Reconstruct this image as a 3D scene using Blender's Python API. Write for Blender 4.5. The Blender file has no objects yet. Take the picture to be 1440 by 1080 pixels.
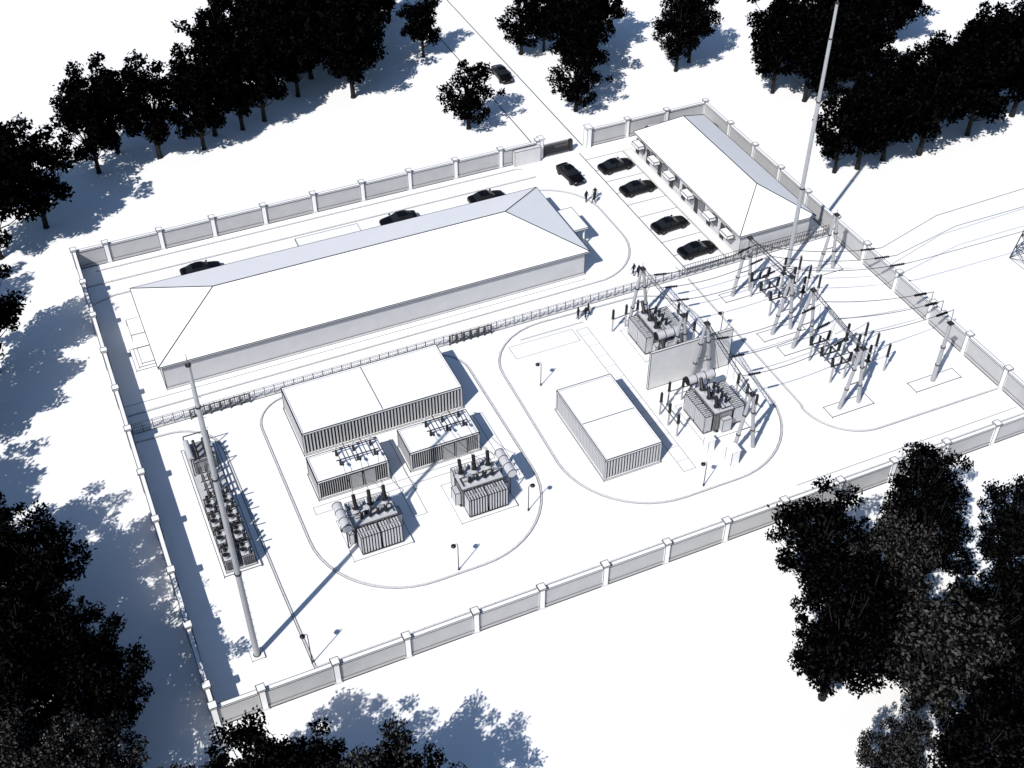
import bpy, math, random
import numpy as np
from mathutils import Vector, Matrix
random.seed(7)
R=math.radians
scene=bpy.context.scene
COL=scene.collection

# ------------------------------------------------------------ materials
def mat(name,col,rough=.7,metal=0.,noise=0.,scale=3.,spec=.3,bump=0.):
    m=bpy.data.materials.new(name); m.use_nodes=True
    nt=m.node_tree; b=nt.nodes['Principled BSDF']
    b.inputs['Base Color'].default_value=(*col,1); b.inputs['Roughness'].default_value=rough
    b.inputs['Metallic'].default_value=metal; b.inputs['Specular IOR Level'].default_value=spec
    if noise>0 or bump>0:
        tc=nt.nodes.new('ShaderNodeTexCoord'); n=nt.nodes.new('ShaderNodeTexNoise')
        n.inputs['Scale'].default_value=scale; n.inputs['Detail'].default_value=5
        nt.links.new(tc.outputs['Object'],n.inputs['Vector'])
        if noise>0:
            r=nt.nodes.new('ShaderNodeValToRGB')
            r.color_ramp.elements[0].position=.3; r.color_ramp.elements[1].position=.7
            r.color_ramp.elements[0].color=(*[c*(1-noise) for c in col],1)
            r.color_ramp.elements[1].color=(*[min(1,c*(1+noise*.6)) for c in col],1)
            nt.links.new(n.outputs['Fac'],r.inputs['Fac']); nt.links.new(r.outputs['Color'],b.inputs['Base Color'])
        if bump>0:
            bp=nt.nodes.new('ShaderNodeBump'); bp.inputs['Strength'].default_value=bump
            nt.links.new(n.outputs['Fac'],bp.inputs['Height']); nt.links.new(bp.outputs['Normal'],b.inputs['Normal'])
    return m
M={}
M['ground']=mat('white_ground',(.84,.84,.835),.9,noise=.02,scale=.15,spec=.1)
M['road']=mat('white_concrete_road',(.83,.83,.825),.9,noise=.02,scale=.4,spec=.1)
M['cream']=mat('cream_paving',(.81,.79,.74),.9,noise=.03,scale=1,spec=.1)
M['white']=mat('white_paint',(.82,.82,.82),.6,noise=.02,scale=1.5)
M['roof']=mat('white_roof',(.85,.85,.86),.7,noise=.02,scale=.8)
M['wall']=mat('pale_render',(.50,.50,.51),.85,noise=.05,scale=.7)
M['pwall']=mat('perimeter_render',(.42,.42,.425),.85,noise=.06,scale=.8)
M['conc']=mat('pale_concrete',(.58,.58,.58),.85,noise=.06,scale=1.2)
M['line']=mat('dark_joint',(.012,.012,.014),.8,spec=.1)
M['seam']=mat('grey_joint',(.07,.07,.075),.8,spec=.1)
M['grey']=mat('grey_metal_paint',(.27,.275,.28),.45,noise=.1,scale=2,spec=.5)
M['lgrey']=mat('light_grey_metal',(.50,.505,.52),.45,noise=.07,scale=2,spec=.5)
M['pole']=mat('grey_steel_tube',(.34,.345,.355),.45,noise=.08,scale=2,spec=.5)
M['steel']=mat('galvanised_steel',(.16,.165,.175),.45,metal=.3,noise=.1,scale=3)
M['dsteel']=mat('dark_steel',(.03,.03,.033),.5,metal=.2)
M['black']=mat('black_porcelain',(.006,.006,.007),.45)
M['cable']=mat('black_cable',(.005,.005,.005),.6)
M['slat']=mat('black_louvre',(.008,.008,.009),.7)
M['paint']=mat('black_car_paint',(.003,.003,.0035),.25,spec=.18)
M['glass']=mat('dark_car_glass',(.012,.013,.015),.1,spec=.4)
M['tyre']=mat('tyre_rubber',(.006,.006,.006),.9)
M['rim']=mat('wheel_rim',(.06,.06,.06),.4,metal=.6)
M['lamp']=mat('lamp_lens',(.5,.5,.5),.3)
M['win']=mat('window_glass',(.10,.11,.13),.1,spec=.6)
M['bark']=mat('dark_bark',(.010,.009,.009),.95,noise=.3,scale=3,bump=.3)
M['cloth']=mat('dark_cloth',(.006,.006,.007),.9)
M['skin']=mat('skin',(.10,.07,.05),.7)
def leafmat(name,lo,hi,pos):
    m=bpy.data.materials.new(name); m.use_nodes=True; nt=m.node_tree; b=nt.nodes['Principled BSDF']
    g=nt.nodes.new('ShaderNodeNewGeometry'); r=nt.nodes.new('ShaderNodeValToRGB')
    r.color_ramp.elements[0].position=pos; r.color_ramp.elements[0].color=(*lo,1)
    r.color_ramp.elements[1].position=1; r.color_ramp.elements[1].color=(*hi,1)
    nt.links.new(g.outputs['Random Per Island'],r.inputs['Fac']); nt.links.new(r.outputs['Color'],b.inputs['Base Color'])
    b.inputs['Roughness'].default_value=.8; b.inputs['Specular IOR Level'].default_value=.0
    return m
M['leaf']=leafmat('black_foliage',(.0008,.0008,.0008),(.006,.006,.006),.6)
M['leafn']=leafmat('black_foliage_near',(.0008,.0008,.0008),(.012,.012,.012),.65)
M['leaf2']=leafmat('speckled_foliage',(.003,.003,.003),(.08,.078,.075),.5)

# ------------------------------------------------------------ mesh builder
class MB:
    def __init__(s): s.v=[];s.f=[];s.m=[];s.mats=[];s.xf=Matrix.Identity(4)
    def mi(s,k):
        if k not in s.mats: s.mats.append(k)
        return s.mats.index(k)
    def add(s,vs,fs,k):
        o=len(s.v); i=s.mi(k)
        for p in vs: s.v.append(tuple(s.xf@Vector(p)))
        for f in fs: s.f.append([o+a for a in f]); s.m.append(i)
    def box(s,x0,x1,y0,y1,z0,z1,k):
        s.add([(x0,y0,z0),(x1,y0,z0),(x1,y1,z0),(x0,y1,z0),(x0,y0,z1),(x1,y0,z1),(x1,y1,z1),(x0,y1,z1)],
              [(3,2,1,0),(4,5,6,7),(0,1,5,4),(1,2,6,5),(2,3,7,6),(3,0,4,7)],k)
    def bar(s,a,b,t,k):
        s.cyl(a,b,t*.62,t*.62,k,4)
    def edges(s,x0,x1,y0,y1,z0,z1,t=.05,k='line',bottom=False):
        zs=[z1]+([z0+t*.5] if bottom else [])
        for z in zs:
            for a,b in (((x0,y0,z),(x1,y0,z)),((x1,y0,z),(x1,y1,z)),((x1,y1,z),(x0,y1,z)),((x0,y1,z),(x0,y0,z))): s.bar(a,b,t,k)
        for x in (x0,x1):
            for y in (y0,y1): s.bar((x,y,z0),(x,y,z1),t,k)
    def obox(s,x0,x1,y0,y1,z0,z1,k,t=.05,ek='line',bottom=False):
        s.box(x0,x1,y0,y1,z0,z1,k); s.edges(x0,x1,y0,y1,z0,z1,t,ek,bottom)
    def cyl(s,a,b,r0,r1,k,n=8,cap=True):
        a=Vector(a);b=Vector(b);d=(b-a)
        if d.length<1e-6: return
        d.normalize(); u=d.orthogonal().normalized()
        if abs(d.z)<.99: u=d.cross(Vector((0,0,1))).normalized()
        w=d.cross(u); vs=[];off=math.pi/4 if n==4 else 0
        for c,r in ((a,r0),(b,r1)):
            for i in range(n):
                t=2*math.pi*i/n+off; vs.append(c+u*(math.cos(t)*r)+w*(math.sin(t)*r))
        fs=[(i,(i+1)%n,n+(i+1)%n,n+i) for i in range(n)]
        if cap: fs+= [tuple(range(n-1,-1,-1)),tuple(range(n,2*n))]
        s.add(vs,fs,k)
    def tube(s,pts,r,k,n=5):
        for a,b in zip(pts[:-1],pts[1:]): s.cyl(a,b,r,r,k,n,False)
    def ins(s,a,b,r=.14,n=9,k='black'):
        a=Vector(a);b=Vector(b); s.cyl(a,b,r*.55,r*.5,k,6)
        for i in range(n):
            c=a.lerp(b,(i+.3)/n); e=a.lerp(b,(i+.75)/n); s.cyl(c,e,r,r*.6,k,8)
    def ball(s,c,r,k,n=8,sz=1.):
        vs=[];fs=[];m=5
        for j in range(m+1):
            ph=math.pi*j/m
            for i in range(n):
                t=2*math.pi*i/n; vs.append((c[0]+r*math.sin(ph)*math.cos(t),c[1]+r*math.sin(ph)*math.sin(t),c[2]+r*sz*math.cos(ph)))
        for j in range(m):
            for i in range(n): fs.append((j*n+i,(j+1)*n+i,(j+1)*n+(i+1)%n,j*n+(i+1)%n))
        s.add(vs,fs,k)
    def ribbon(s,pts,l,r,z0,z1,k,closed=False):
        P=[Vector((p[0],p[1])) for p in pts]; n=len(P); L=[];Rr=[]
        for i in range(n):
            if closed: a=P[i-1];c=P[(i+1)%n]
            else: a=P[max(i-1,0)];c=P[min(i+1,n-1)]
            b=P[i]; d1=(b-a) if (b-a).length>1e-6 else (c-b); d2=(c-b) if (c-b).length>1e-6 else (b-a)
            d1=d1.normalized();d2=d2.normalized(); n1=Vector((-d1.y,d1.x));n2=Vector((-d2.y,d2.x))
            m=(n1+n2).normalized(); q=1/max(.4,m.dot(n1)); L.append(b+m*(l*q)); Rr.append(b+m*(r*q))
        vs=[]
        for i in range(n):
            vs+= [(L[i].x,L[i].y,z1),(Rr[i].x,Rr[i].y,z1)]
            if z0 is not None: vs+=[(L[i].x,L[i].y,z0),(Rr[i].x,Rr[i].y,z0)]
        st=4 if z0 is not None else 2; fs=[]
        for i in range(n if closed else n-1):
            a=i*st;b=((i+1)%n)*st
            fs.append((a,a+1,b+1,b))
            if st==4: fs+=[(a+2,a,b,b+2),(a+1,a+3,b+3,b+1)]
        s.add(vs,fs,k)
    def obj(s,name,parent=None,smooth=False,loc=None,rz=0):
        me=bpy.data.meshes.new(name); me.from_pydata(s.v,[],s.f)
        for k in s.mats: me.materials.append(M[k])
        me.polygons.foreach_set('material_index',s.m)
        if smooth: me.polygons.foreach_set('use_smooth',[True]*len(s.f))
        me.update(); o=bpy.data.objects.new(name,me); COL.objects.link(o)
        if parent: o.parent=parent
        if loc: o.location=loc
        o.rotation_euler=(0,0,rz)
        return o
def empty(name,loc=(0,0,0)):
    e=bpy.data.objects.new(name,None); e.empty_display_size=1; e.location=loc; COL.objects.link(e); return e
def dup(o,name,loc,rz=0,sc=1.):
    n=bpy.data.objects.new(name,o.data); COL.objects.link(n); n.location=loc; n.rotation_euler=(0,0,rz)
    n.scale=(sc,sc,sc) if not hasattr(sc,'__len__') else sc
    return n
def arc(cx,cy,r,a0,a1,n=12,ry=None):
    ry=ry or r
    return [(cx+r*math.cos(R(a0+(a1-a0)*i/n)),cy+ry*math.sin(R(a0+(a1-a0)*i/n))) for i in range(n+1)]

# ------------------------------------------------------------ ground
b=MB(); b.add([(-900,-700,0),(1100,-700,0),(1100,1300,0),(-900,1300,0)],[(0,1,2,3)],'ground'); b.obj('ground')
WX,WY=88.8,69.8
b=MB(); b.add([(.15,.15,.004),(WX-.15,.15,.004),(WX-.15,WY-.15,.004),(.15,WY-.15,.004)],[(0,1,2,3)],'road'); b.obj('yard_pavement')
b=MB(); b.add([(63.2,WY-.1,.006),(69.4,WY-.1,.006),(69.4,400,.006),(63.2,400,.006)],[(0,1,2,3)],'road')
for x in (63.2,69.4): b.ribbon([(x,WY+.3),(x,400)],-.07,.07,None,.012,'line')
b.obj('access_road')

def kerb(name,pts,closed=False,w=.14,dk='line'):
    b=MB(); b.ribbon(pts,-w/2,w/2,0,.11,'conc',closed)
    b.ribbon(pts,w/2,w/2+.065,None,.010,dk,closed); b.ribbon(pts,-w/2-.06,-w/2,None,.010,'seam',closed)
    P=[Vector((p[0],p[1],0)) for p in pts]+([Vector((pts[0][0],pts[0][1],0))] if closed else [])
    acc=0
    for a,c in zip(P[:-1],P[1:]):
        L=(c-a).length; d=(c-a).normalized(); t=(1.-acc)%1.
        nrm=Vector((-d.y,d.x,0))
        while t<L:
            q=a+d*t; b.cyl(q+nrm*(w/2+.004)+Vector((0,0,.105)),q-nrm*(w/2+.004)+Vector((0,0,.105)),.014,.014,'seam',4); t+=1.
        acc=(acc+L)%1.
    return b.obj(name)
loop1=arc(22.5,16.2,9.5,180,270)+arc(27.2,16.2,9.5,270,360)+arc(32.7,33.1,4,0,90,8)+arc(17,33.1,4,90,180,8)
kerb('kerb',loop1,True)
loop2=arc(49,16,9.6,180,270)+arc(55.2,16,9.6,270,360)+arc(58.8,31,6,0,90,8)+arc(47.4,30.6,7.6,90,180,8,ry=6.6)
kerb('kerb',loop2,True)
kerb('kerb',[(67.4,37.4),(67.2,13)]+arc(72.8,12.4,5.8,180,270)+[(88.4,6.4)])
kerb('kerb',[(88.4,2.1),(9.2,2.1),(8.9,12),(8.6,30)]+arc(3.6,31.5,5,0,90,10)+[(.3,36.6)])
kerb('kerb',[(1.9,68.4),(58,68.4)]+arc(58.2,67.2,1.2,90,40,4),dk='line')
kerb('kerb',[(.3,65.6),(4,65.6)]+[(60,65.6)],dk='seam')
kerb('kerb',[(.4,40.9),(58,41.4)]+arc(56.8,49,7.7,-80,0,10)+arc(56.8,55,7.7,0,90,10)+[(50,62.7),(3,62.7),(.4,61.9)])
b=MB()
b.ribbon([(.3,42.5),(56,42.5)],-.04,.04,None,.011,'seam')
b.ribbon([(.3,39.5),(66,39.5)],-.03,.03,None,.011,'seam')
b.ribbon([(88.3,3.2),(60,3.2)],-.03,.03,None,.011,'seam')
b.ribbon([(67.2,40.2),(67.2,38.4)],-.04,.04,None,.011,'seam')
b.obj('pavement_joint')
b=MB()
for i in range(10):
    y=39.2+i*3.05; b.ribbon([(68.1,y),(73.8,y)],-.05,.05,None,.012,'seam')
b.ribbon([(68.1,39.2),(68.1,68.6)],-.06,.06,None,.016,'line'); b.ribbon([(73.85,39.2),(73.85,66.7)],-.05,.05,None,.016,'seam')
b.obj('parking_bay_markings')
b=MB(); b.box(73.95,75.2,39,66.6,0,.1,'cream'); b.edges(73.95,75.2,39,66.6,0,.1,.035,'seam'); b.obj('sidewalk')
b=MB()
def rectl(x0,x1,y0,y1,w=.05,k='seam',z=.011):
    b.ribbon([(x0,y0),(x1,y0),(x1,y1),(x0,y1)],-w/2,w/2,None,z,k,True)
rectl(50.6,52.0,9.5,34.2); rectl(42.2,50.2,32.4,34.6); rectl(44.,52.,35.2,35.3)
for i in range(12): b.ribbon([(50.6,11+i*2),(52.,11+i*2)],-.015,.015,None,.0125,'seam')
rectl(34.2,35.2,16,26); rectl(23.3,24.7,15,26); rectl(14.6,33.8,19.2,20.2)
b.obj('cable_trench')

# ------------------------------------------------------------ perimeter wall
def pwall(name,a,c,posts):
    b=MB(); A=Vector((a[0],a[1],0));C=Vector((c[0],c[1],0)); L=(C-A).length; d=(C-A).normalized()
    ang=math.atan2(d.y,d.x); b.xf=Matrix.Translation(A)@Matrix.Rotation(ang,4,'Z')
    b.box(0,L,-.12,.12,0,2.45,'pwall'); b.box(0,L,-.17,.17,0,.45,'pwall')
    b.box(0,L,-.2,.2,2.45,2.62,'white')
    for y in (-.2,.2):
        b.bar((0,y,2.62),(L,y,2.62),.05,'seam'); b.bar((0,y,2.45),(L,y,2.45),.055,'line')
    for y in (-.17,.17):
        b.bar((0,y,.45),(L,y,.45),.04,'seam'); b.bar((0,y*1.15,.03),(L,y*1.15,.03),.07,'line')
    for p in posts:
        b.obox(p-.27,p+.27,-.27,.27,0,2.8,'white',.045,'line'); b.obox(p-.36,p+.36,-.36,.36,2.8,2.98,'white',.055,'line',True)
        b.box(p-.33,p+.33,-.33,.33,0,.2,'conc')
    return b.obj(name)
pwall('perimeter_wall',(0,0),(WX,0),[0]+[4.1+6.48*i for i in range(13)]+[WX])
pwall('perimeter_wall',(0,WY),(62.4,WY),[0]+[3.8+6.6*i for i in range(9)]+[62.2])
pwall('perimeter_wall',(69.9,WY),(WX,WY),[0]+[6.2,12.5,WX-69.9])
pwall('perimeter_wall',(0,.28),(0,WY-.28),[1.9+6.74*i for i in range(10)])
pwall('perimeter_wall',(WX,.28),(WX,WY-.28),[6.3*i+6 for i in range(10)])

b=MB()
for i in range(15):
    x=63+i*.29; b.bar((x,WY-.2,.08),(x,WY-.2,1.8),.09,'dsteel'); b.bar((x,WY+.2,.08),(x,WY+.2,1.8),.09,'dsteel')
    if i<14:
        for z in (.15,.65,1.15):
            for y in (-.2,.2):
                b.bar((x,WY+y,z),(x+.29,WY+y,z+.5),.06,'dsteel'); b.bar((x,WY+y,z+.5),(x+.29,WY+y,z),.06,'dsteel')
    b.bar((x,WY-.2,1.8),(x,WY+.2,1.8),.08,'dsteel'); b.cyl((x,WY-.25,.08),(x,WY-.2,.08),.08,.08,'dsteel',8)
b.box(67.1,67.5,WY-.3,WY+.3,.1,1.75,'dsteel')
b.obj('sliding_gate')
b=MB()
b.obox(62.4,62.95,WY-.4,WY+.4,0,3,'white',.05); b.obox(62.3,63.05,WY-.5,WY+.5,3,3.15,'white',.05)
b.obox(69.6,70.3,WY-.5,WY+.5,0,3,'white',.05); b.obox(69.5,70.4,WY-.6,WY+.6,3,3.15,'white',.05)
b.obox(58.4,62.3,WY-.9,WY-.3,0,2.3,'conc',.05)
b.obj('gate_pillars')

# ------------------------------------------------------------ buildings
def hiproof(b,x0,x1,y0,y1,z,zr,rx0,rx1,ry0,ry1,th=.18):
    P=[(x0,y0,z),(x1,y0,z),(x1,y1,z),(x0,y1,z)]
    along_x=abs(rx1-rx0)>abs(ry1-ry0)
    A=(rx0,ry0,zr);B=(rx1,ry1,zr)
    b.box(x0,x1,y0,y1,z-th,z-.002,'white')
    if along_x: b.add(P+[A,B],[(0,1,5,4),(1,2,5),(2,3,4,5),(3,0,4)],'roof'); hips=[(P[0],A),(P[3],A),(P[1],B),(P[2],B)]
    else: b.add(P+[A,B],[(0,1,4),(1,2,5,4),(2,3,5),(3,0,4,5)],'roof'); hips=[(P[0],A),(P[1],A),(P[2],B),(P[3],B)]
    for a,c in hips: b.bar(a,c,.11,'line')
    b.bar(A,B,.11,'line')
    for i in range(4): b.bar(P[i],P[(i+1)%4],.075,'line')
    for i in range(4):
        a=Vector(P[i])-Vector((0,0,th));c=Vector(P[(i+1)%4])-Vector((0,0,th)); b.bar(a,c,.06,'line')

bld=empty('control_building',(30.7,50.6,0))
def ch(b,name,par):
    o=b.obj(name); o.parent=par; o.matrix_parent_inverse=Matrix.Translation(-par.location); return o
x0,x1,y0,y1=5.2,56.2,43.4,57.9
b=MB(); b.box(x0,x1,y0,y1,.35,3.42,'wall'); b.box(x0-.06,x1+.06,y0-.06,y1+.06,0,.35,'conc')
b.edges(x0-.06,x1+.06,y0-.06,y1+.06,0,.35,.05,'seam',True)
for x in (x0,x1):
    for y in (y0,y1): b.bar((x,y,.35),(x,y,3.42),.06,'line')
ch(b,'walls',bld)
b=MB(); hiproof(b,x0-.45,x1+.45,y0-.4,y1+.4,3.6,6.75,13.1,48.9,50.55,50.65); ch(b,'roof',bld)
b=MB()
for i in range(14):
    xx=8+i*3.5
    if 24<xx<34: continue
    b.box(xx,xx+1.6,y1+.003,y1+.05,1.2,2.6,'win'); b.edges(xx,xx+1.6,y1+.003,y1+.05,1.2,2.6,.05,'white',True)
b.box(x1+.003,x1+.05,45,46.6,1.2,2.6,'win'); b.box(x1+.003,x1+.05,54,55.6,1.2,2.6,'win')
b.box(x1+.003,x1+.06,49.6,51.6,.35,2.6,'dsteel'); b.box(x0-.06,x0-.003,49,50.6,.35,2.6,'dsteel'); b.box(28.2,30.4,y1+.003,y1+.06,.35,2.6,'dsteel')
ch(b,'windows_and_doors',bld)
b=MB()
b.obox(2.7,5.1,47.6,51.6,0,.2,'white',.05); b.obox(3.1,5.1,47.9,51.3,.2,.4,'white',.05); b.obox(3.5,5.1,48.2,51.,.4,.6,'white',.05)
b.obox(3.3,5.1,53.2,56.2,0,.9,'white',.05)
b.obox(56.7,59.2,48.4,53.2,2.7,2.95,'white',.06,bottom=True); b.obox(56.3,59,48.6,53,0,.15,'white',.05); b.obox(56.3,58.6,49,52.6,.15,.3,'white',.05)
for y in (48.8,52.8): b.cyl((58.8,y,.15),(58.8,y,2.7),.12,.12,'white',10)
b.obox(25.2,33.2,58.4,60.9,2.7,2.95,'white',.06,bottom=True)
for x in (25.6,29.2,32.8): b.cyl((x,60.6,0),(x,60.6,2.7),.14,.14,'white',10)
b.obox(25.2,33.2,58,60.8,0,.15,'white',.05)
ch(b,'porches',bld)

bl2=empty('amenity_building',(80.4,52,0))
x0,x1,y0,y1=75.4,85.6,38.9,65.4
b=MB(); b.box(x0,x1,y0,y1,0,3.1,'wall')
for x in (x0,x1):
    for y in (y0,y1): b.bar((x,y,0),(x,y,3.1),.05,'line')
ch(b,'walls',bl2)
b=MB(); hiproof(b,x0-.5,x1+.5,y0-.4,y1+.4,3.3,6.1,80.6,80.6,44.3,62.5); ch(b,'roof',bl2)
b=MB()
for y in (41,44.2,47.4,50.6,53.8,57.,60.2,63.2):
    b.box(x0-.05,x0-.003,y,y+1.3,1.1,2.4,'win'); b.edges(x0-.05,x0-.003,y,y+1.3,1.1,2.4,.05,'line',True)
    b.box(x0-.06,x0-.003,y+1.5,y+2.4,.1,2.3,'dsteel')
ch(b,'windows_and_doors',bl2)
b=MB()
for y in (63.4,59.1,55.,50.2,44.8,40.6):
    b.obox(73.9,74.87,y-.9,y+.9,2.35,2.85,'white',.07,bottom=True)
    b.bar((74.1,y-.8,2.35),(75.35,y-.8,2.0),.05,'seam'); b.bar((74.1,y+.8,2.35),(75.35,y+.8,2.0),.05,'seam')
ch(b,'canopies',bl2)

# ------------------------------------------------------------ louvred equipment houses
def shed(name,x0,x1,y0,y1,h,div,sl=.32,dark=.5,doors=()):
    e=empty(name,((x0+x1)/2,(y0+y1)/2,0))
    b=MB(); b.box(x0+.12,x1-.12,y0+.12,y1-.12,.2,h-.25,'slat'); b.obox(x0-.1,x1+.1,y0-.1,y1+.1,0,.2,'white',.05,'line',True)
    for x in (x0+.09,x1-.09):
        for y in (y0+.09,y1-.09): b.obox(x-.1,x+.1,y-.1,y+.1,.2,h-.25,'lgrey',.03)
    ch(b,'core',e)
    b=MB()
    nx=int((x1-x0)/sl); ny=int((y1-y0)/sl); w=sl*(1-dark)
    for i in range(nx):
        x=x0+.25+(x1-x0-.5)*(i+.5)/nx
        for y,s in ((y0+.06,-1),(y1-.06,1)):
            if s<0 and any(a<x<c for a,c in doors): continue
            b.box(x-w/2,x+w/2,y-.06,y+.05,.22,h-.3,'lgrey')
    for i in range(ny):
        y=y0+.25+(y1-y0-.5)*(i+.5)/ny
        for x in (x0+.06,x1-.06): b.box(x-.05,x+.06,y-w/2,y+w/2,.22,h-.3,'lgrey')
    for a,c in doors: b.obox(a,c,y0-.02,y0+.1,.2,h-.35,'grey',.04)
    ch(b,'louvres',e)
    b=MB(); b.box(x0,x1,y0,y1,h-.25,h-.08,'roof')
    t=.16
    b.box(x0,x1,y0,y0+t,h-.08,h,'white');b.box(x0,x1,y1-t,y1,h-.08,h,'white');b.box(x0,x0+t,y0+t,y1-t,h-.08,h,'white');b.box(x1-t,x1,y0+t,y1-t,h-.08,h,'white')
    b.edges(x0,x1,y0,y1,h-.25,h,.08,'line')
    for a,c in (((x0,y0),(x1,y0)),((x1,y0),(x1,y1)),((x1,y1),(x0,y1)),((x0,y1),(x0,y0))): b.bar((*a,h-.25),(*c,h-.25),.06,'line')
    b.ribbon([(x0+t,y0+t),(x1-t,y0+t),(x1-t,y1-t),(x0+t,y1-t)],-.035,.035,None,h-.072,'seam',True)
    if div=='x': xm=(x0+x1)/2; b.bar((xm,y0+t,h-.07),(xm,y1-t,h-.07),.07,'line')
    if div=='y': ym=(y0+y1)/2; b.bar((x0+t,ym,h-.07),(x1-t,ym,h-.07),.07,'line')
    ch(b,'roof',e); return e
shed('capacitor_house',16,33.6,27.5,35.1,3.1,'x',.36,.58)
shed('switchgear_house',15.5,22.9,20.9,24.6,2.6,None,.24,.86,doors=((18.9,20.1),(20.3,21.5)))
shed('switchgear_house',25.2,32.8,20.9,24.6,2.6,None,.24,.86,doors=((28.8,30.),(30.2,31.4)))
shed('reactor_house',42.6,49.,11.7,23.,2.95,'y',.34,.58)
for (cx,cy) in ((20.2,23.),(29.9,23.2)):
    b=MB(); z=2.52
    for y in (-.7,.7):
        b.bar((-2.2,y,.75),(2.2,y,.75),.1,'dsteel')
        for x in (-1.8,0,1.8):
            b.ins((x,y,0),(x,y,.75),.14,5)
    for x in (-1.8,-.9,0,.9,1.8): b.bar((x,-1.3,.85),(x,1.3,.85),.09,'dsteel')
    for x in (-1.8,0,1.8): b.ins((x,-1.25,.85),(x,-1.75,1.0),.14,5); b.ball((x,.9,.95),.17,'lgrey')
    b.obj('bushing_rack',loc=(cx,cy,z))

# ------------------------------------------------------------ transformers
def transformer(name,loc,rz=0,mx=1,big=False):
    b=MB(); b.xf=Matrix.Scale(mx,4,(1,0,0))
    b.obox(-3,3,-2.8,2.8,0,.18,'white',.04,'seam')
    b.obox(-2.1,2.1,-.95,1.15,.35,2.75,'grey',.045); b.box(-2.2,2.2,-1.05,1.25,2.75,2.9,'lgrey'); b.edges(-2.2,2.2,-1.05,1.25,2.75,2.9,.05,'line',True)
    for x in (-1.4,-.7,0,.7,1.4): b.box(x-.05,x+.05,-1.03,1.23,.35,2.74,'lgrey')
    b.box(-2.3,2.3,-.7,-.4,.18,.35,'dsteel'); b.box(-2.3,2.3,.6,.9,.18,.35,'dsteel')
    for y0,y1 in ((-2.45,-1.2),(1.4,2.3)):
        for s in (-1,1):
            cx=s*1.08
            for i in range(7):
                x=cx-.86+i*.287
                b.box(x-.075,x+.075,y0,y1,.45,2.68,'lgrey')
                b.bar((x+.095,y0+.02,.45),(x+.095,y0+.02,2.66),.035,'line'); b.bar((x+.1,y0,2.67),(x+.1,y1,2.67),.04,'seam')
            b.cyl((cx-.95,(y0+y1)/2,2.62),(cx+.95,(y0+y1)/2,2.62),.1,.1,'grey',8); b.cyl((cx-.95,(y0+y1)/2,.55),(cx+.95,(y0+y1)/2,.55),.1,.1,'grey',8)
            b.cyl((cx,(y0+y1)/2,2.62),(cx,0,2.62),.09,.09,'grey',8)
        b.box(-2.05,2.05,y0-.05,y1+.05,.36,.44,'dsteel'); b.edges(-2.05,2.05,y0-.05,y1+.05,.5,2.72,.05,'line')
    b.cyl((-2.95,-1.5,3.5),(-2.95,1.7,3.5),.48,.48,'lgrey',16)
    for y in (-1.5,-.4,.7,1.7): b.cyl((-2.95,y-.03,3.5),(-2.95,y+.03,3.5),.52,.52,'line',16)
    b.cyl((-2.95,-1.56,3.5),(-2.95,-1.53,3.5),.46,.46,'lgrey',16)
    for y in (-1,1.2): b.bar((-2.95,y,.18),(-2.95,y,3.1),.12,'dsteel'); b.bar((-2.1,y,2.2),(-2.95,y,3.),.08,'dsteel')
    b.tube([(-2.95,.1,3.05),(-2.6,.1,3.05),(-1.6,.1,3.2),(-1.2,.1,2.9)],.07,'grey',6)
    for i,x in enumerate((-1.35,.1,1.55)):
        b.cyl((x,.65,2.9),(x,.75,3.35),.3,.27,'lgrey',12); b.cyl((x,.74,3.33),(x,.76,3.4),.34,.34,'dsteel',12)
        b.ins((x,.76,3.4),(x+.05*(i-1),1.1,5.0),.2,12); b.cyl((x+.05*(i-1),1.1,5.),(x+.05*(i-1),1.16,5.3),.05,.05,'lgrey',6)
    for i,x in enumerate((-1.2,-.4,.4,1.2)):
        b.cyl((x,-.5,2.9),(x,-.5,3.1),.17,.17,'lgrey',10); b.ins((x,-.5,3.1),(x,-.62,4.0),.16,7); b.cyl((x,-.62,4.),(x,-.62,4.2),.03,.03,'lgrey',6)
    b.cyl((.9,.1,2.9),(.9,.1,3.3),.3,.3,'grey',12); b.cyl((-.6,.15,2.9),(-.6,.15,3.2),.2,.2,'dsteel',10)
    b.tube([(-1.8,-.2,3.05),(1.8,-.2,3.05)],.06,'steel',6); b.tube([(-1.8,.3,3.1),(1.9,.3,3.1),(1.9,-.8,3.1)],.05,'dsteel',6)
    b.obox(2.2,2.75,-.6,.5,.5,2.1,'lgrey',.05); b.obox(-2.75,-2.25,-.9,-.1,.5,1.8,'lgrey',.05)
    for i in range(8): b.bar((2.15,.65,.5+i*.28),(2.15,1.05,.5+i*.28),.03,'line')
    b.bar((2.17,.65,.2),(2.17,.65,3),.035,'line'); b.bar((2.17,1.05,.2),(2.17,1.05,3),.035,'line')
    if big:
        for s in (-1,1):
            b.obox(-3.,-2.3,s*1.2-.4,s*1.2+.4,.2,1.9,'lgrey',.05)
            for j in range(3): b.cyl((-3.2,s*1.2,.6+j*.5),(-3.,s*1.2,.6+j*.5),.2,.2,'dsteel',10)
    return b.obj(name,loc=loc,rz=rz)
transformer('power_transformer',(19.1,14.7,0),0,1)
transformer('power_transformer',(30.2,14.9,0),0,-1)
transformer('power_transformer',(57.9,28.9,0),R(90),1,True)
transformer('power_transformer',(57.3,15.2,0),R(90),-1,True)
b=MB(); b.obox(53.2,63.4,21.85,22.15,0,5.2,'conc',.06,'line',True); b.obj('firewall')

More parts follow.
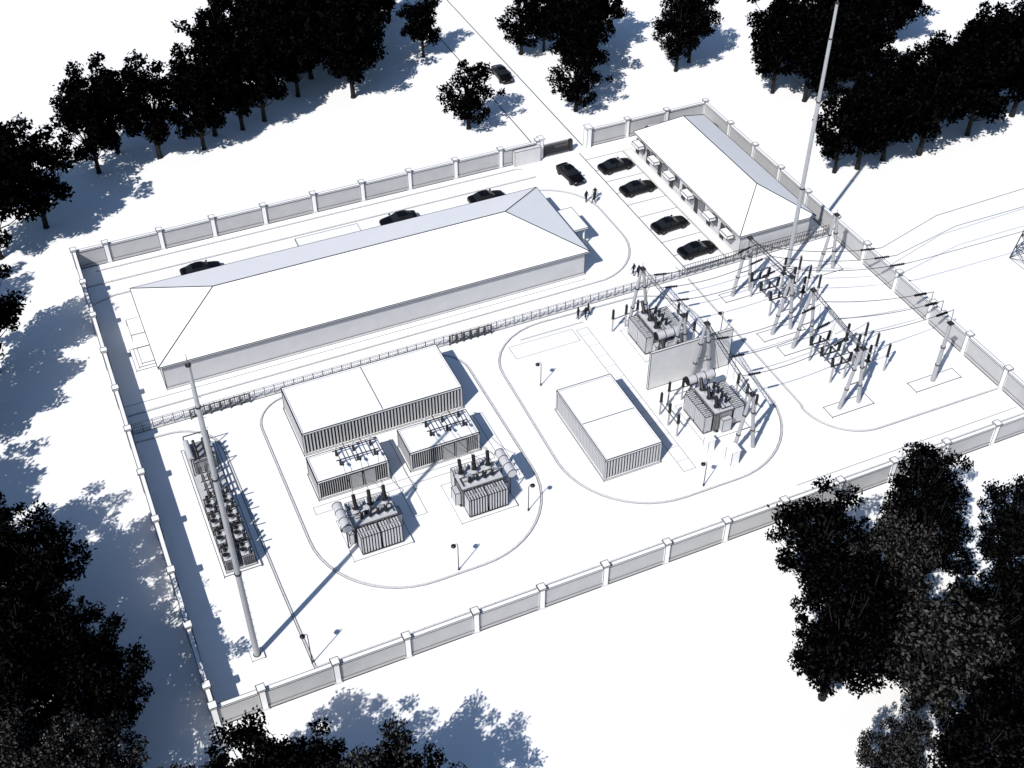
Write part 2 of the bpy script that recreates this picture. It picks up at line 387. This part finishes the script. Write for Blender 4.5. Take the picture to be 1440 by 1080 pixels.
def postrow(name,pts,h=2.,ih=1.2,link=True):
    b=MB()
    for x,y in pts:
        b.box(x-.25,x+.25,y-.25,y+.25,0,.12,'white'); b.cyl((x,y,.12),(x,y,h),.1,.09,'pole',8); b.cyl((x,y,h),(x,y,h+.08),.2,.2,'steel',8)
        b.ins((x,y,h+.08),(x,y,h+ih),.17,8); b.ball((x,y,h+ih+.05),.1,'steel')
    if link:
        for a,c in zip(pts[:-1],pts[1:]): b.bar((*a,h-.1),(*c,h-.1),.1,'steel')
    return b.obj(name)
postrow('surge_arrester_row',[(52.4,14.2),(52.4,16),(52.4,17.8)],2,1.3)
postrow('surge_arrester_row',[(54,18.9),(55.7,18.9),(57.4,18.9)],2,1.3)
postrow('surge_arrester_row',[(54.2,32.2),(56,32.4),(57.6,32.6)],2,1.3)
postrow('surge_arrester_row',[(61.6,26.6),(61.6,28.4),(61.6,30.2)],2,1.3)
postrow('surge_arrester_row',[(61.4,13.4),(61.4,15.2),(61.4,17)],2,1.3)

# ------------------------------------------------------------ gantry
def aframe(b,x,y,h=8.,sp=1.25,axis='x',pad=None):
    d=(1,0) if axis=='x' else (0,1)
    for s in (-1,1):
        a=(x+d[0]*s*sp,y+d[1]*s*sp,.15); t=(x+d[0]*s*.12,y+d[1]*s*.12,h)
        b.cyl(a,t,.22,.17,'pole',10); A=Vector(a);T=Vector(t)
        for q in (.33,.66): p=A.lerp(T,q); b.cyl(p,p+(T-A).normalized()*.12,.26,.26,'dsteel',10)
    for q in (.4,.75):
        z=.15+q*(h-.15); w=sp*(1-q)+.12*q; b.bar((x-d[0]*w,y-d[1]*w,z),(x+d[0]*w,y+d[1]*w,z),.1,'steel')
    b.box(x-.3,x+.3,y-.3,y+.3,h,h+.12,'dsteel'); b.cyl((x,y,h+.1),(x,y,h+.9),.04,.02,'steel',6)
    if pad: b.obox(x-pad[0],x+pad[0],y-pad[1],y+pad[1],0,.15,'white',.06,'line')
def beam(b,a,c,w=.2):
    a=Vector(a);c=Vector(c);d=(c-a);n=max(3,int(d.length/.6)); u=d.normalized().cross(Vector((0,0,1)))
    off=[u*w,-u*w,Vector((0,0,w*1.4))]
    for o in off: b.bar(a+o,c+o,.06,'dsteel')
    for i in range(n):
        p=a.lerp(c,i/n);q=a.lerp(c,(i+1)/n)
        for j in range(3): b.bar(p+off[j],q+off[(j+1)%3],.03,'steel')
b=MB()
for y in (32.3,21.,9.6): aframe(b,57.6 if y!=21. else 59.2,y,8)
aframe(b,57.6,23.2,8)
beam(b,(57.6,32.3,8),(57.6,23.2,8)); beam(b,(59.2,21,8),(57.6,9.6,8))
b.obj('line_gantry')
b=MB()
aframe(b,71.6,32.2,8.2,pad=(2.6,.8)); aframe(b,72,24.2,8.,pad=(2.8,.8)); aframe(b,72.8,21.2,8.,pad=(2.8,.8)); aframe(b,71.7,10.7,8.2,pad=(2.7,.85))
beam(b,(71.6,32.2,8.2),(72,24.2,8.)); beam(b,(72.8,21.2,8),(71.7,10.7,8.2))
b.obj('line_gantry')
b=MB(); aframe(b,83.5,32.,8.2,1.1,pad=(2.1,.8)); b.obj('line_gantry')
b=MB(); b.cyl((82.5,10.2,.15),(82.5,10.2,8.3),.26,.2,'pole',12); b.obox(79.7,85.8,9.4,11,0,.15,'white',.06,'line')
for z in (2.5,5): b.cyl((82.5,10.2,z),(82.5,10.2,z+.12),.29,.29,'dsteel',12)
b.box(82.2,82.8,9.9,10.5,8.3,8.42,'dsteel'); b.obj('gantry_pole')

def disconnector(x,y):
    b=MB()
    for yy in (-2,2):
        for xx in (-.9,.9): b.cyl((xx,yy,0),(xx,yy,2.4),.11,.11,'pole',8); b.box(xx-.25,xx+.25,yy-.25,yy+.25,0,.12,'white')
    for xx in (-.9,.9): b.bar((xx,-2.5,2.45),(xx,2.5,2.45),.14,'steel')
    for yy in (-2,0,2):
        b.bar((-1.3,yy,2.55),(1.3,yy,2.55),.14,'dsteel')
        for xx in (-1.1,1.1): b.ins((xx,yy,2.6),(xx*1.12,yy,3.8),.19,9)
        b.bar((-1.25,yy,3.85),(1.25,yy,3.85),.07,'dsteel'); b.ins((0,yy,2.6),(0,yy,3.5),.15,7)
    return b.obj('disconnector_switch',loc=(x,y,0))
disconnector(73.2,29.2); disconnector(72.9,16.6)
def breaker(x,y):
    b=MB()
    for yy in (-2,0,2):
        b.box(-.3,.3,yy-.3,yy+.3,0,.12,'white'); b.cyl((0,yy,.1),(0,yy,2.2),.14,.12,'pole',8); b.box(-.25,.25,yy-.25,yy+.25,2.2,2.4,'dsteel')
        b.ins((0,yy,2.4),(0,yy,3.5),.19,8); b.ins((0,yy,3.55),(0,yy,4.6),.17,8); b.box(-.18,.18,yy-.18,yy+.18,3.48,3.6,'lgrey')
    b.bar((0,-2,1.2),(0,2,1.2),.12,'steel'); b.obox(-.35,.35,-.6,.1,.7,1.7,'lgrey',.04)
    return b.obj('circuit_breaker',loc=(x,y,0))
breaker(76.6,29.2); breaker(76.1,16)
postrow('current_transformer_row',[(78.9,27.3),(78.9,29.3),(78.9,31.3)],2.2,1.8,False); postrow('current_transformer_row',[(78.6,13.8),(78.6,15.8),(78.6,17.8)],2.2,1.8,False)

# ------------------------------------------------------------ conductors
def sag(a,c,s,n=14):
    a=Vector(a);c=Vector(c); return [a.lerp(c,i/n)-Vector((0,0,4*s*(i/n)*(1-i/n))) for i in range(n+1)]
b=MB()
def span(a,c,s,ia=True,ic=True,r=.038):
    P=sag(a,c,s,18); b.tube(P,r,'cable',5)
    if ia: b.ins(P[1],P[3],.15,7)
    if ic: b.ins(P[-4],P[-2],.17,8)
for y1,y2 in ((31,31),(28.5,28.5),(26,26)): span((57.6,y1,8),(71.8,y2,8.1),.9)
for y1,y2 in ((18.6,18.8),(15.5,16),(12.4,13.)): span((58.2,y1,8),(72.1,y2,8.1),.9)
for (a,p,q,e) in (((71.7,31,8.1),(85.6,25.7,7),(95.6,28.4,7.),(109.2,28.7,7.)),((71.8,28.5,8.1),(86.2,23.8,7),(96.3,25.7,7.),(106.5,25.6,7.)),((71.9,26,8.1),(87,22,7),(93.7,21.8,7.),(106.9,21.5,7.))):
    span(a,p,.8,False,True); b.tube([p,q,e,(150,e[1]+1,7.2)],.034,'cable',5)
# lower circuit dead-ends on short brackets fixed to the perimeter wall
for (a,p) in (((72.6,19,8.1),(88.5,19.2,4.2)),((72.2,16,8.1),(88.5,17.4,4.2)),((72,13,8.1),(88.5,15.6,4.2))):
    span(a,p,.5,False,True); b.bar((p[0]+.2,p[1],2.6),(p[0]+.1,p[1],4.25),.08,'dsteel')
for y in (31,28.5,26): b.tube(sag((71.9,y,7.9),(72,y*.8+5.8,3.9),.1,5),.025,'cable',4)
for y in (18.6,15.8,12.8): b.tube(sag((72,y,7.9),(71.8,y*.7+5,3.9),.1,5),.025,'cable',4)
for y in (27.3,29.3,31.3):
    b.tube(sag((74.4,y-.1,3.9),(76.6,y-.1,4.6),.1,5),.025,'cable',4); b.tube(sag((76.6,y-.1,3.5),(78.9,y,4.2),.15,5),.025,'cable',4)
for y in (13.8,15.8,17.8):
    b.tube(sag((74.1,y,3.9),(76.1,y,4.6),.1,5),.025,'cable',4); b.tube(sag((76.1,y,3.5),(78.6,y,4.2),.15,5),.025,'cable',4)
for i,y in enumerate((31,28.5,26)): b.tube(sag((58.2,y,7.8),(56.9,27.4+1.4*(2-i),5.2),.1,5),.025,'cable',4)
for i,y in enumerate((18.4,15.4,12.4)): b.tube(sag((58.6,y,7.8),(58.4,13.8+1.4*(2-i),5.2),.1,5),.025,'cable',4)
for cx,tx,s in ((20.2,19.1,1),(29.9,30.2,-1)):
    for i,x in enumerate((-1.8,0,1.8)): b.tube(sag((cx+x,21.3,3.5),(tx+(-1.35,.1,1.55)[i if s>0 else 2-i]*s,15.9,5.3),.4,8),.025,'cable',4)
b.obj('overhead_conductors')

b=MB()
def lattice(b,h=16,w=2.0,wt=.5):
    n=9
    for i in range(n):
        z0,z1=h*i/n,h*(i+1)/n; a=w+(wt-w)*i/n; c=w+(wt-w)*(i+1)/n
        for s,t in ((1,1),(1,-1),(-1,-1),(-1,1)):
            b.bar((s*a,t*a,z0),(s*c,t*c,z1),.13,'dsteel')
        q=[(1,1),(1,-1),(-1,-1),(-1,1)]
        for j in range(4):
            s,t=q[j];u,v=q[(j+1)%4]
            b.bar((s*a,t*a,z0),(u*c,v*c,z1),.06,'dsteel'); b.bar((u*a,v*a,z0),(s*c,t*c,z1),.06,'dsteel'); b.bar((s*a,t*a,z0),(u*a,v*a,z0),.06,'dsteel')
    for z in (h*.7,h*.95):
        for s in (-1,1): b.bar((0,0,z+.5),(0,s*4,z),.1,'steel'); b.bar((0,0,z-.3),(0,s*4,z),.1,'steel'); b.ins((0,s*3.8,z),(0,s*3.8,z-1.2),.13,7)
lattice(b); b.obj('lattice_tower',loc=(108.,22.8,0))

def mast(x,y,h):
    b=MB(); seg=[(0,.27),(h*.33,.24),(h*.66,.21),(h*.88,.17)]
    for i in range(len(seg)):
        z0,r=seg[i]; z1=seg[i+1][0] if i+1<len(seg) else h; b.cyl((0,0,z0),(0,0,z1),r,r*.93,'pole',16)
        b.cyl((0,0,z0),(0,0,z0+.15),r*1.3,r*1.3,'dsteel',16)
    b.cyl((0,0,h-.1),(0,0,h+.02),.22,.22,'dsteel',12); b.cyl((0,0,h),(0,0,h+1.),.05,.02,'steel',6); b.obox(-.6,.6,-.6,.6,0,.12,'white',.04,'seam')
    for i in range(int(h)-3): b.bar((.22,0,2+i),(.36,0,2+i),.03,'dsteel')
    return b.obj('lightning_mast',smooth=False,loc=(x,y,0))
mast(4.9,5.5,34.2); mast(79.8,34.6,34.2)

def slamp(x,y,h=3.6,a=0):
    b=MB(); b.cyl((0,0,0),(0,0,.35),.1,.07,'dsteel',8); b.cyl((0,0,.35),(0,0,h-.1),.05,.04,'dsteel',8)
    b.tube([(0,0,h-.1),(.1,0,h+.1),(.3,0,h+.12),(.4,0,h)],.03,'dsteel',6); b.ball((.42,0,h-.08),.26,'black',10,.7); b.ball((.42,0,h-.2),.12,'lamp',8)
    b.obj('street_lamp',loc=(x,y,0),rz=a)
slamp(9.1,2.7,4.2,R(180));slamp(24.8,7.1,3.7,R(180));slamp(33.9,11.2,3.5,0);slamp(51.4,7.,3.4,R(180));slamp(42.8,27.3,3.3,R(180));slamp(65.2,26.5,3.6,R(180))

# ------------------------------------------------------------ compensation bank
b=MB()
b.obox(4.4,8.,15.1,33.2,0,.2,'white',.06,'line')
b.obox(4.7,7.7,15.4,32.9,.2,.26,'lgrey',.05,'line')
for i,y in enumerate((16.6,18.9,21.2,23.3)):
    for x in (5.35,7.0):
        b.obox(x-.6,x+.6,y-.95,y-.05,.4,1.6,'lgrey',.06); b.obox(x-.5,x+.5,y+.1,y+.95,.4,1.4,'grey',.06)
        b.cyl((x-.3,y-.5,1.6),(x-.3,y-.5,2.),.24,.24,'lgrey',12); b.cyl((x-.3,y-.5,2.),(x-.3,y-.5,2.04),.27,.27,'line',12); b.cyl((x+.28,y-.4,1.65),(x+.28,y+.6,1.65),.2,.2,'lgrey',10)
        b.ins((x-.2,y+.5,1.4),(x-.2,y+.5,2.4),.16,6); b.ins((x+.25,y+.75,1.4),(x+.25,y+.8,2.5),.16,6); b.ins((x+.3,y-.8,1.6),(x+.3,y-.8,2.4),.16,6)
        for k in range(6): b.box(x-.5+k*.18,x-.44+k*.18,y-1.1,y-.96,.4,1.5,'dsteel')
    b.bar((4.7,y,2.5),(7.7,y,2.5),.1,'dsteel'); b.bar((6.2,y-1,.3),(6.2,y+1,2.3),.1,'dsteel')
for y in (24.8,25.8,27,28.2):
    for x in (5.5,6.1,6.7):
        b.ins((x,y,1.2),(x,y,2.1),.16,6); b.cyl((x,y,.2),(x,y,1.2),.07,.07,'steel',6)
    b.bar((5.2,y,1.2),(7.,y,1.2),.1,'dsteel')
for x in (5.5,6.1,6.7): b.tube([(x,24.3,2.15),(x,28.8,2.15)],.06,'steel',6)
b.obox(5.1,7.1,29.3,32.2,.3,1.7,'grey',.06); b.cyl((5.,29.5,2.2),(5.,32.2,2.2),.3,.3,'lgrey',12)
for k in range(10): b.box(7.12,7.5,29.5+k*.27,29.56+k*.27,.4,1.6,'lgrey')
for y in (29.8,30.6,31.4):
    for x in (5.7,6.6): b.ins((x,y,1.7),(x+.1*(x-6),y,2.9),.17,8)
for y in (29.,32.6):
    for x in (4.9,7.4): b.cyl((x,y,.2),(x,y,2.6),.06,.06,'dsteel',6)
    b.bar((4.9,y,2.6),(7.4,y,2.6),.1,'dsteel')
b.obj('compensation_bank')

# ------------------------------------------------------------ inner fence
b=MB(); FY=38.
x=.4
b.box(.3,88.5,FY-.1,FY+.1,0,.1,'conc'); b.bar((.3,FY-.12,.02),(88.5,FY-.12,.02),.06,'line')
while x<88.5:
    h=1.25
    b.box(x-.05,x+.05,FY-.05,FY+.05,.1,h,'steel')
    nx=min(x+1.1,88.5)
    for z in (.3,.75,1.15): b.bar((x,FY,z),(nx,FY,z),.045,'steel')
    for k in range(1,5):
        xx=x+(nx-x)*k/5; b.bar((xx,FY,.2),(xx,FY,1.15),.022,'seam')
    x+=1.1
b.obj('railing_fence')
for a,c in ((6.5,13.),(36.2,41.4)):
    b=MB(); n=6
    for j in range(n+1):
        xx=a+(c-a)*j/n; b.cyl((xx,FY-.35,0),(xx,FY-.35,1.5),.06,.06,'dsteel',6)
        if j<n:
            w=(c-a)/n; b.edges(xx+.12,xx+w-.12,FY-.37,FY-.33,.35,1.35,.06,'dsteel',True)
            for k in range(1,4): b.bar((xx+w*k/4,FY-.35,.35),(xx+w*k/4,FY-.35,1.35),.03,'dsteel')
    b.obj('fence_gate')
b=MB()
for j in range(60):
    xx=67+j*.36; b.bar((xx,FY+.32,0),(xx,FY+.32,1.5),.05,'dsteel')
for z in (.25,.9,1.45): b.bar((67,FY+.32,z),(88.3,FY+.32,z),.05,'dsteel')
b.obj('steel_fence')
b=MB(); b.obox(78,82,67.2,69,0,.3,'white',.05); b.cyl((78.6,68.1,1.3),(81.4,68.1,1.3),.7,.7,'white',16); b.cyl((78.5,68.1,1.3),(78.6,68.1,1.3),.74,.74,'seam',16); b.cyl((81.4,68.1,1.3),(81.5,68.1,1.3),.74,.74,'seam',16)
for x in (79,81): b.box(x-.1,x+.1,67.6,68.6,.3,.8,'seam')
b.obj('water_tank')
b=MB(); b.obox(0,1.,0,1.1,.1,1.9,'white',.06); b.box(-.1,1.1,-.1,1.2,0,.1,'white'); b.box(-.05,1.05,-.05,1.15,1.9,2.,'white'); ca=b.obj('marshalling_cabinet',loc=(55.3,8.2,0))
dup(ca,'marshalling_cabinet',(54.2,10.9,0),0,.8)

# ------------------------------------------------------------ cars
def build_car():
    b=MB()
    S=[(2.32,.38,.58,.60,.66,.5),(2.2,.26,.66,.70,.8,.66),(1.75,.22,.76,.83,.88,.74),(1.2,.2,.84,.91,.9,.76),(.92,.2,.88,.96,.9,.74),(.2,.2,.9,1.38,.9,.6),(-.4,.2,.92,1.43,.9,.6),(-1.0,.2,.93,1.37,.9,.59),(-1.7,.2,.94,1.04,.89,.7),(-2.15,.25,.9,.97,.84,.7),(-2.34,.4,.74,.78,.74,.6)]
    vs=[]
    for x,zb,be,zt,w,tw in S:
        pr=[(w*.9,zb),(w,zb+.14),(w,be-.12),(w*.96,be),(tw,zt-.02),(tw*.6,zt+.02),(0,zt+.03)]
        full=[(y,z) for y,z in pr]+[(-y,z) for y,z in pr[-2::-1]]
        vs.append([(x,y,z) for y,z in full])
    n=13
    flat=[p for r in vs for p in r]
    fp=[];fg=[]
    for i in range(len(S)-1):
        for j in range(n-1):
            f=(i*n+j,i*n+j+1,(i+1)*n+j+1,(i+1)*n+j)
            side=j in(3,8); topf=j in(4,5,6,7)
            if (side and 4<=i<=7) or (topf and i in(4,7)): fg.append(f)
            else: fp.append(f)
        fp.append((i*n+12,i*n,(i+1)*n,(i+1)*n+12))
    fp.append(tuple(range(n))); fp.append(tuple((len(S)-1)*n+k for k in range(n-1,-1,-1)))
    b.add(flat,fp,'paint'); b.add(flat,fg,'glass')
    for x in (1.42,-1.4):
        for s in (-1,1):
            b.cyl((x,s*.68,.33),(x,s*.93,.33),.34,.34,'tyre',18); b.cyl((x,s*.93,.33),(x,s*.945,.33),.22,.2,'rim',12)
    for s in (-1,1):
        b.box(.75,.95,s*.97-.09,s*.97+.09,.9,1.03,'paint'); b.box(2.16,2.27,s*.58-.14,s*.58+.14,.56,.66,'lamp'); b.box(-2.32,-2.2,s*.6-.14,s*.6+.14,.74,.84,'rim')
        b.bar((-.4,s*.925,.92),(-.4,s*.62,1.4),.06,'paint')
    b.box(2.26,2.345,-.4,.4,.4,.5,'rim')
    return b.obj('parked_car')
car=build_car()
mod=car.modifiers.new('bev','BEVEL'); mod.width=.03; mod.segments=1; mod.limit_method='ANGLE'
def carat(x,y,a,name='parked_car'):
    o=dup(car,name,(x,y,.01),R(a),1.06); m=o.modifiers.new('bev','BEVEL'); m.width=.03; m.segments=1; m.limit_method='ANGLE'; return o
car.location=(70.8,62.9,.01); car.rotation_euler=(0,0,R(3)); car.scale=(1.06,1.06,1.06)
carat(70.9,56.8,2); carat(70.6,47.7,4); carat(71.,41.6,2)
carat(64.2,63.5,-84,'driving_car'); carat(67.,92.8,-92,'driving_car')
carat(13.6,62.6,0); carat(39.3,62.8,180); carat(51.6,62.8,0)

# ------------------------------------------------------------ people
def person(pose=0):
    V=[(0,0,.95),(0,0,1.15),(0,0,1.38),(0,0,1.5),(0,.015,1.60),(0,.02,1.70)]
    Rr=[.135,.125,.15,.055,.085,.08]; E=[(0,1),(1,2),(2,3),(3,4),(4,5)]
    def add(p,r,par): V.append(p);Rr.append(r);E.append((par,len(V)-1));return len(V)-1
    st=.12 if pose else .03
    for s in (-1,1):
        h=add((s*.09,0,.88),.1,0); k=add((s*.1,.03+s*st,.5),.065,h); an=add((s*.1,s*st*1.6,.09),.045,k); add((s*.12,.17+s*st*1.6,.04),.04,an)
        sh=add((s*.19,0,1.40),.065,2); el=add((s*.25,-.02-s*st,1.12),.045,sh)
        if pose==2 and s>0: wr=add((s*.2,.22,1.2),.03,el); d=Vector((0,.05,.03))
        else: wr=add((s*.26,.07-s*st,.88),.03,el); d=Vector((0,.02,-.05))
        pa=add(tuple(Vector(V[wr])+d),.03,wr)
        for j in range(4):
            f=add(tuple(Vector(V[pa])+d*.9+Vector((0,(j-1.5)*.02,0))),.009,pa); add(tuple(Vector(V[f])+d*(.6,.75,.7,.5)[j]+Vector((0,.01,0))),.008,f)
        t=add(tuple(Vector(V[wr])+d*.5+Vector((-s*.02,.035,0))),.011,wr); add(tuple(Vector(V[t])+d*.6),.009,t)
    me=bpy.data.meshes.new('body'); me.from_pydata(V,E,[])
    o=bpy.data.objects.new('body',me); COL.objects.link(o)
    o.modifiers.new('skin','SKIN')
    sb=o.modifiers.new('sub','SUBSURF'); sb.levels=1; sb.render_levels=1
    return o,Rr
def make_person_mesh(pose):
    import bmesh
    o,Rr=person(pose); me=o.data
    bm=bmesh.new(); bm.from_mesh(me); L=bm.verts.layers.skin.verify()
    bm.verts.ensure_lookup_table()
    for i,v in enumerate(bm.verts): v[L].radius=(Rr[i],Rr[i]); v[L].use_root=(i==0)
    bm.to_mesh(me); bm.free()
    dg=bpy.context.evaluated_depsgraph_get(); dg.update()
    ev=o.evaluated_get(dg); nm=bpy.data.meshes.new_from_object(ev,depsgraph=dg)
    bpy.data.objects.remove(o)
    nm.materials.clear(); nm.materials.append(M['cloth']); nm.materials.append(M['skin'])
    for p in nm.polygons:
        p.use_smooth=True
        z=p.center.z; p.material_index=1 if (1.5<z<1.69 and p.center.y>.05) or (z<.83 and abs(p.center.x)>.2) else 0
    return nm
try:
    pm=[make_person_mesh(i) for i in (0,1,2)]
    for (x,y,a,k) in ((63.5,57.4,200,0),(64.3,56.7,90,2),(64.9,57.6,150,1),(61.6,40.8,30,1),(62.,40.3,200,0),(51.7,36.,90,0),(52.5,35.7,200,2),(53.1,36.2,250,1)):
        o=bpy.data.objects.new('standing_person',pm[k]); COL.objects.link(o); o.location=(x,y,.01); o.rotation_euler=(0,0,R(a)); o.scale=(1.06,1.06,1.06)
except Exception as ex: print('person fail',ex)

# ------------------------------------------------------------ trees
rng=np.random.default_rng(3)
def tree_mesh(name,h,r,clumps,per,lsz,z0f,mat_leaf,conic=0.,cl=(.13,.27)):
    b=MB(); segs=7
    b.cyl((0,0,-.2),(0,0,.4),.055*r+.15,.045*r+.1,'bark',8)
    pts=[(0,0,.4)]
    for i in range(1,segs+1): pts.append((rng.normal(0,.12)*i*.4,rng.normal(0,.12)*i*.4,.4+(h*.8-.4)*i/segs))
    for i in range(segs): b.cyl(pts[i],pts[i+1],(.045*r+.1)*(1-i/segs*.85),(.045*r+.1)*(1-(i+1)/segs*.85),'bark',7)
    cz=h*(z0f+1)/2; rz=h*(1-z0f)/2
    C=[]
    lob=rng.uniform(.75,1.15,6)
    for i in range(clumps):
        for _ in range(40):
            d=rng.normal(size=3); d/=np.linalg.norm(d); rad=rng.uniform(.3,.95)
            a=(math.atan2(d[1],d[0])/(2*math.pi)%1)*6; lf=lob[int(a)%6]*(1-a%1)+lob[(int(a)+1)%6]*(a%1)
            z=d[2]*rad; w=(1-conic*max(0,z)*.9)*lf
            p=np.array([d[0]*rad*r*w,d[1]*rad*r*w,cz+z*rz])
            if all(np.linalg.norm((p-c)*(1,1,.9))>r*.2 for c,_ in C): break
        C.append((p,rng.uniform(*cl)*r*(1-.25*conic)))
    for p,cr in C:
        i=min(segs-1,max(1,int((p[2]*.6)/(h*.8)*segs))); a=Vector(pts[i]); c=Vector(p); m=a.lerp(c,.5)+Vector((0,0,-.3))
        b.cyl(a,m,.09,.06,'bark',5,False); b.cyl(m,c,.06,.025,'bark',5,False)
    V=[];n=0
    for p,cr in C:
        k=int(per*(cr/(.2*r))**1.8)
        d=rng.normal(size=(k,3)); d/=np.linalg.norm(d,axis=1)[:,None]
        rad=cr*(1-rng.random(k)**2.2*.7)*rng.normal(1,.14,k)
        pos=p+d*rad[:,None]*np.array([1,1,.8])
        u=rng.normal(size=(k,3)); u/=np.linalg.norm(u,axis=1)[:,None]; w=np.cross(u,d+rng.normal(size=(k,3))*.6); w/=np.linalg.norm(w,axis=1)[:,None]+1e-6
        s=rng.uniform(.6,1.2,k)[:,None]*lsz
        q=np.stack([pos-u*s,pos-w*s*.55+u*s*.15,pos+u*s,pos+w*s*.55+u*s*.1],axis=1)
        V.append(q.reshape(-1,3)); n+=k
    V=np.concatenate(V); o=len(b.v); b.v+= [tuple(x) for x in V.tolist()]
    li=b.mi(mat_leaf)
    b.f+=[[o+4*i,o+4*i+1,o+4*i+2,o+4*i+3] for i in range(n)]; b.m+=[li]*n
    me=bpy.data.meshes.new(name); me.from_pydata(b.v,[],b.f)
    for k in b.mats: me.materials.append(M[k])
    me.polygons.foreach_set('material_index',b.m); me.update(); return me
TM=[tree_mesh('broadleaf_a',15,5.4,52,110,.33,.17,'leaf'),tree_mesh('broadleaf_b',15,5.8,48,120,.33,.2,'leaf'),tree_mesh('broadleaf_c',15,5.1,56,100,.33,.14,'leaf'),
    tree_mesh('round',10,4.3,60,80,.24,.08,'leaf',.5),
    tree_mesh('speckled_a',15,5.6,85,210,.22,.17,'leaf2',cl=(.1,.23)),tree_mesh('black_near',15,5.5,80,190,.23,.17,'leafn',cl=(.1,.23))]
def tree(x,y,h=15,k=0,w=1.,name='broadleaf_tree'):
    base=(15,15,15,10,15,15)[k]; s=h/base
    o=bpy.data.objects.new(name,TM[k]); COL.objects.link(o); o.location=(x,y,0); o.rotation_euler=(0,0,random.uniform(0,6.28)); o.scale=(s*w,s*w,s)
far=[(-2.3,80.5,15.5,0),(-8.5,76,16,1),(-6,86,15,2),(6.2,90.8,14.5,2),(9.5,94.9,14,1),(14.6,91.3,15.5,0),(20.7,91,14,2),(23,94,14,1),(30.5,95.1,15,2),(27,94,14,0),(40.4,104.5,16,1),(34,103,16,0),(44.4,96.3,16,0),(37,100,15,2),(48,104,15,2),
 (34.8,117,16,1),(43,112,16,2),(28,108,15,0),(51,110,14,1),(58.5,104,10.5,2),(57.9,118,12,0),(54,124,12,1),(38,110,16,0),(47,118,15,2)]
for i,(x,y,h,k) in enumerate(far): tree(x,y,h,k)
tree(56.6,81.,11.3,3,1.); tree(72.8,79.2,11,3); tree(76.6,85.,14,0,.85); tree(79.5,91,14,1,.85); tree(72.8,98.5,11,3); tree(76.5,98,11,2); tree(84,95,14,2,.9)
tree(92.2,83.8,13,5,.95); tree(95.5,85.5,13,1,.9); tree(77.5,93,12,2)
for (x,y,h,k) in ((105,68,15,1),(109,71,16,0),(102,72,14,2),(113,66,16,2),(106,77,15,0),(114,76,16,1),(128.4,77.9,14,0),(123,80,14,2),(108,66,13,0),
    (97.6,50,13,2),(101,49.5,14,1),(105.5,49.8,15,0),(111,49,16,1),(108,53,14,2),(116,52,16,0),(120.6,50.4,16,2),(126,54,17,1),(130,52,17,0),(123,57,15,2),(136,55,17,1),(103,52,13,0),(131,59,15,2)): tree(x,y,h,k)
for (x,y,h,k) in ((-11.5,54,15,0),(-16,46,15,2),(-20.5,41,15,1),(-22,30,16,0),(-19,63,15,1),(-11,17.,14,5),(-15,22,14,5),(-13,10,14,5),(-18,14,15,5),(-8.,2.,13.,5),(-9.5,7.5,13,5),(-14,3.5,14,5),(-15,-2,13,4),(-9.5,-4,12,4),(1.,-11.3,14.2,5),(-3,-11.5,12.5,4),(5.,-13,13,5),(9.3,-16.3,14.2,4),(12.3,-17.5,12.5,5),(-27,22,15,1),(-23,6,15,2)): tree(x,y,h,k,.9 if x>-5 else .95)
for (x,y,h,k,w) in ((52.6,-9.6,15,5,.9),(57,-13.5,14.5,4,.75),(63.9,-8.8,15.5,5,.72),(61.5,-12.5,14,5,.8),(47.9,-18.6,15,5,.9),(54.5,-22.6,15,4,1.),(60.3,-22.5,14.5,5,.95),(69.8,-14.6,14,5,.75),(46.2,-28.6,12.5,4,.6),(52.5,-31,14,5,.9),(66.5,-20.5,13,5,.8),(52,-16.5,13,5,.9),(59,-28,12,5,.9)): tree(x,y,h,k,w)
o=bpy.data.objects.new('shrub',TM[3]); COL.objects.link(o); o.location=(87.2,65.6,-.5); o.scale=(.28,.28,.28)

# ------------------------------------------------------------ light
az=Vector((.83,.56)).normalized(); el=R(45)
d=Vector((az.x*math.cos(el),az.y*math.cos(el),-math.sin(el)))
L=bpy.data.lights.new('sun','SUN'); L.energy=5; L.angle=R(.5); L.color=(1,.965,.925)
so=bpy.data.objects.new('sun',L); so.rotation_euler=d.to_track_quat('-Z','Y').to_euler(); so.location=(-30,-30,60); COL.objects.link(so)
w=bpy.data.worlds.new('World'); scene.world=w; w.use_nodes=True; nt=w.node_tree
sky=nt.nodes.new('ShaderNodeTexSky'); sky.sky_type='NISHITA'; sky.sun_disc=False; sky.sun_elevation=el; sky.sun_rotation=math.atan2(-az.x,-az.y)%(2*math.pi)
sky.dust_density=.3; sky.ozone_density=4.
bg=nt.nodes['Background']; bg.inputs['Strength'].default_value=.095; nt.links.new(sky.outputs['Color'],bg.inputs['Color'])
scene.view_settings.view_transform='Standard'; scene.view_settings.look='None'; scene.view_settings.exposure=0

cd=bpy.data.cameras.new('camera'); cam=bpy.data.objects.new('camera',cd); COL.objects.link(cam)
cam.location=(-.46,-61.56,90); cam.rotation_euler=(R(90-42.264),0,R(-24.127)); cd.sensor_fit='HORIZONTAL'; cd.sensor_width=36; cd.lens=36*1708.55/1440; cd.clip_end=5000; cd.clip_start=.5
scene.camera=cam
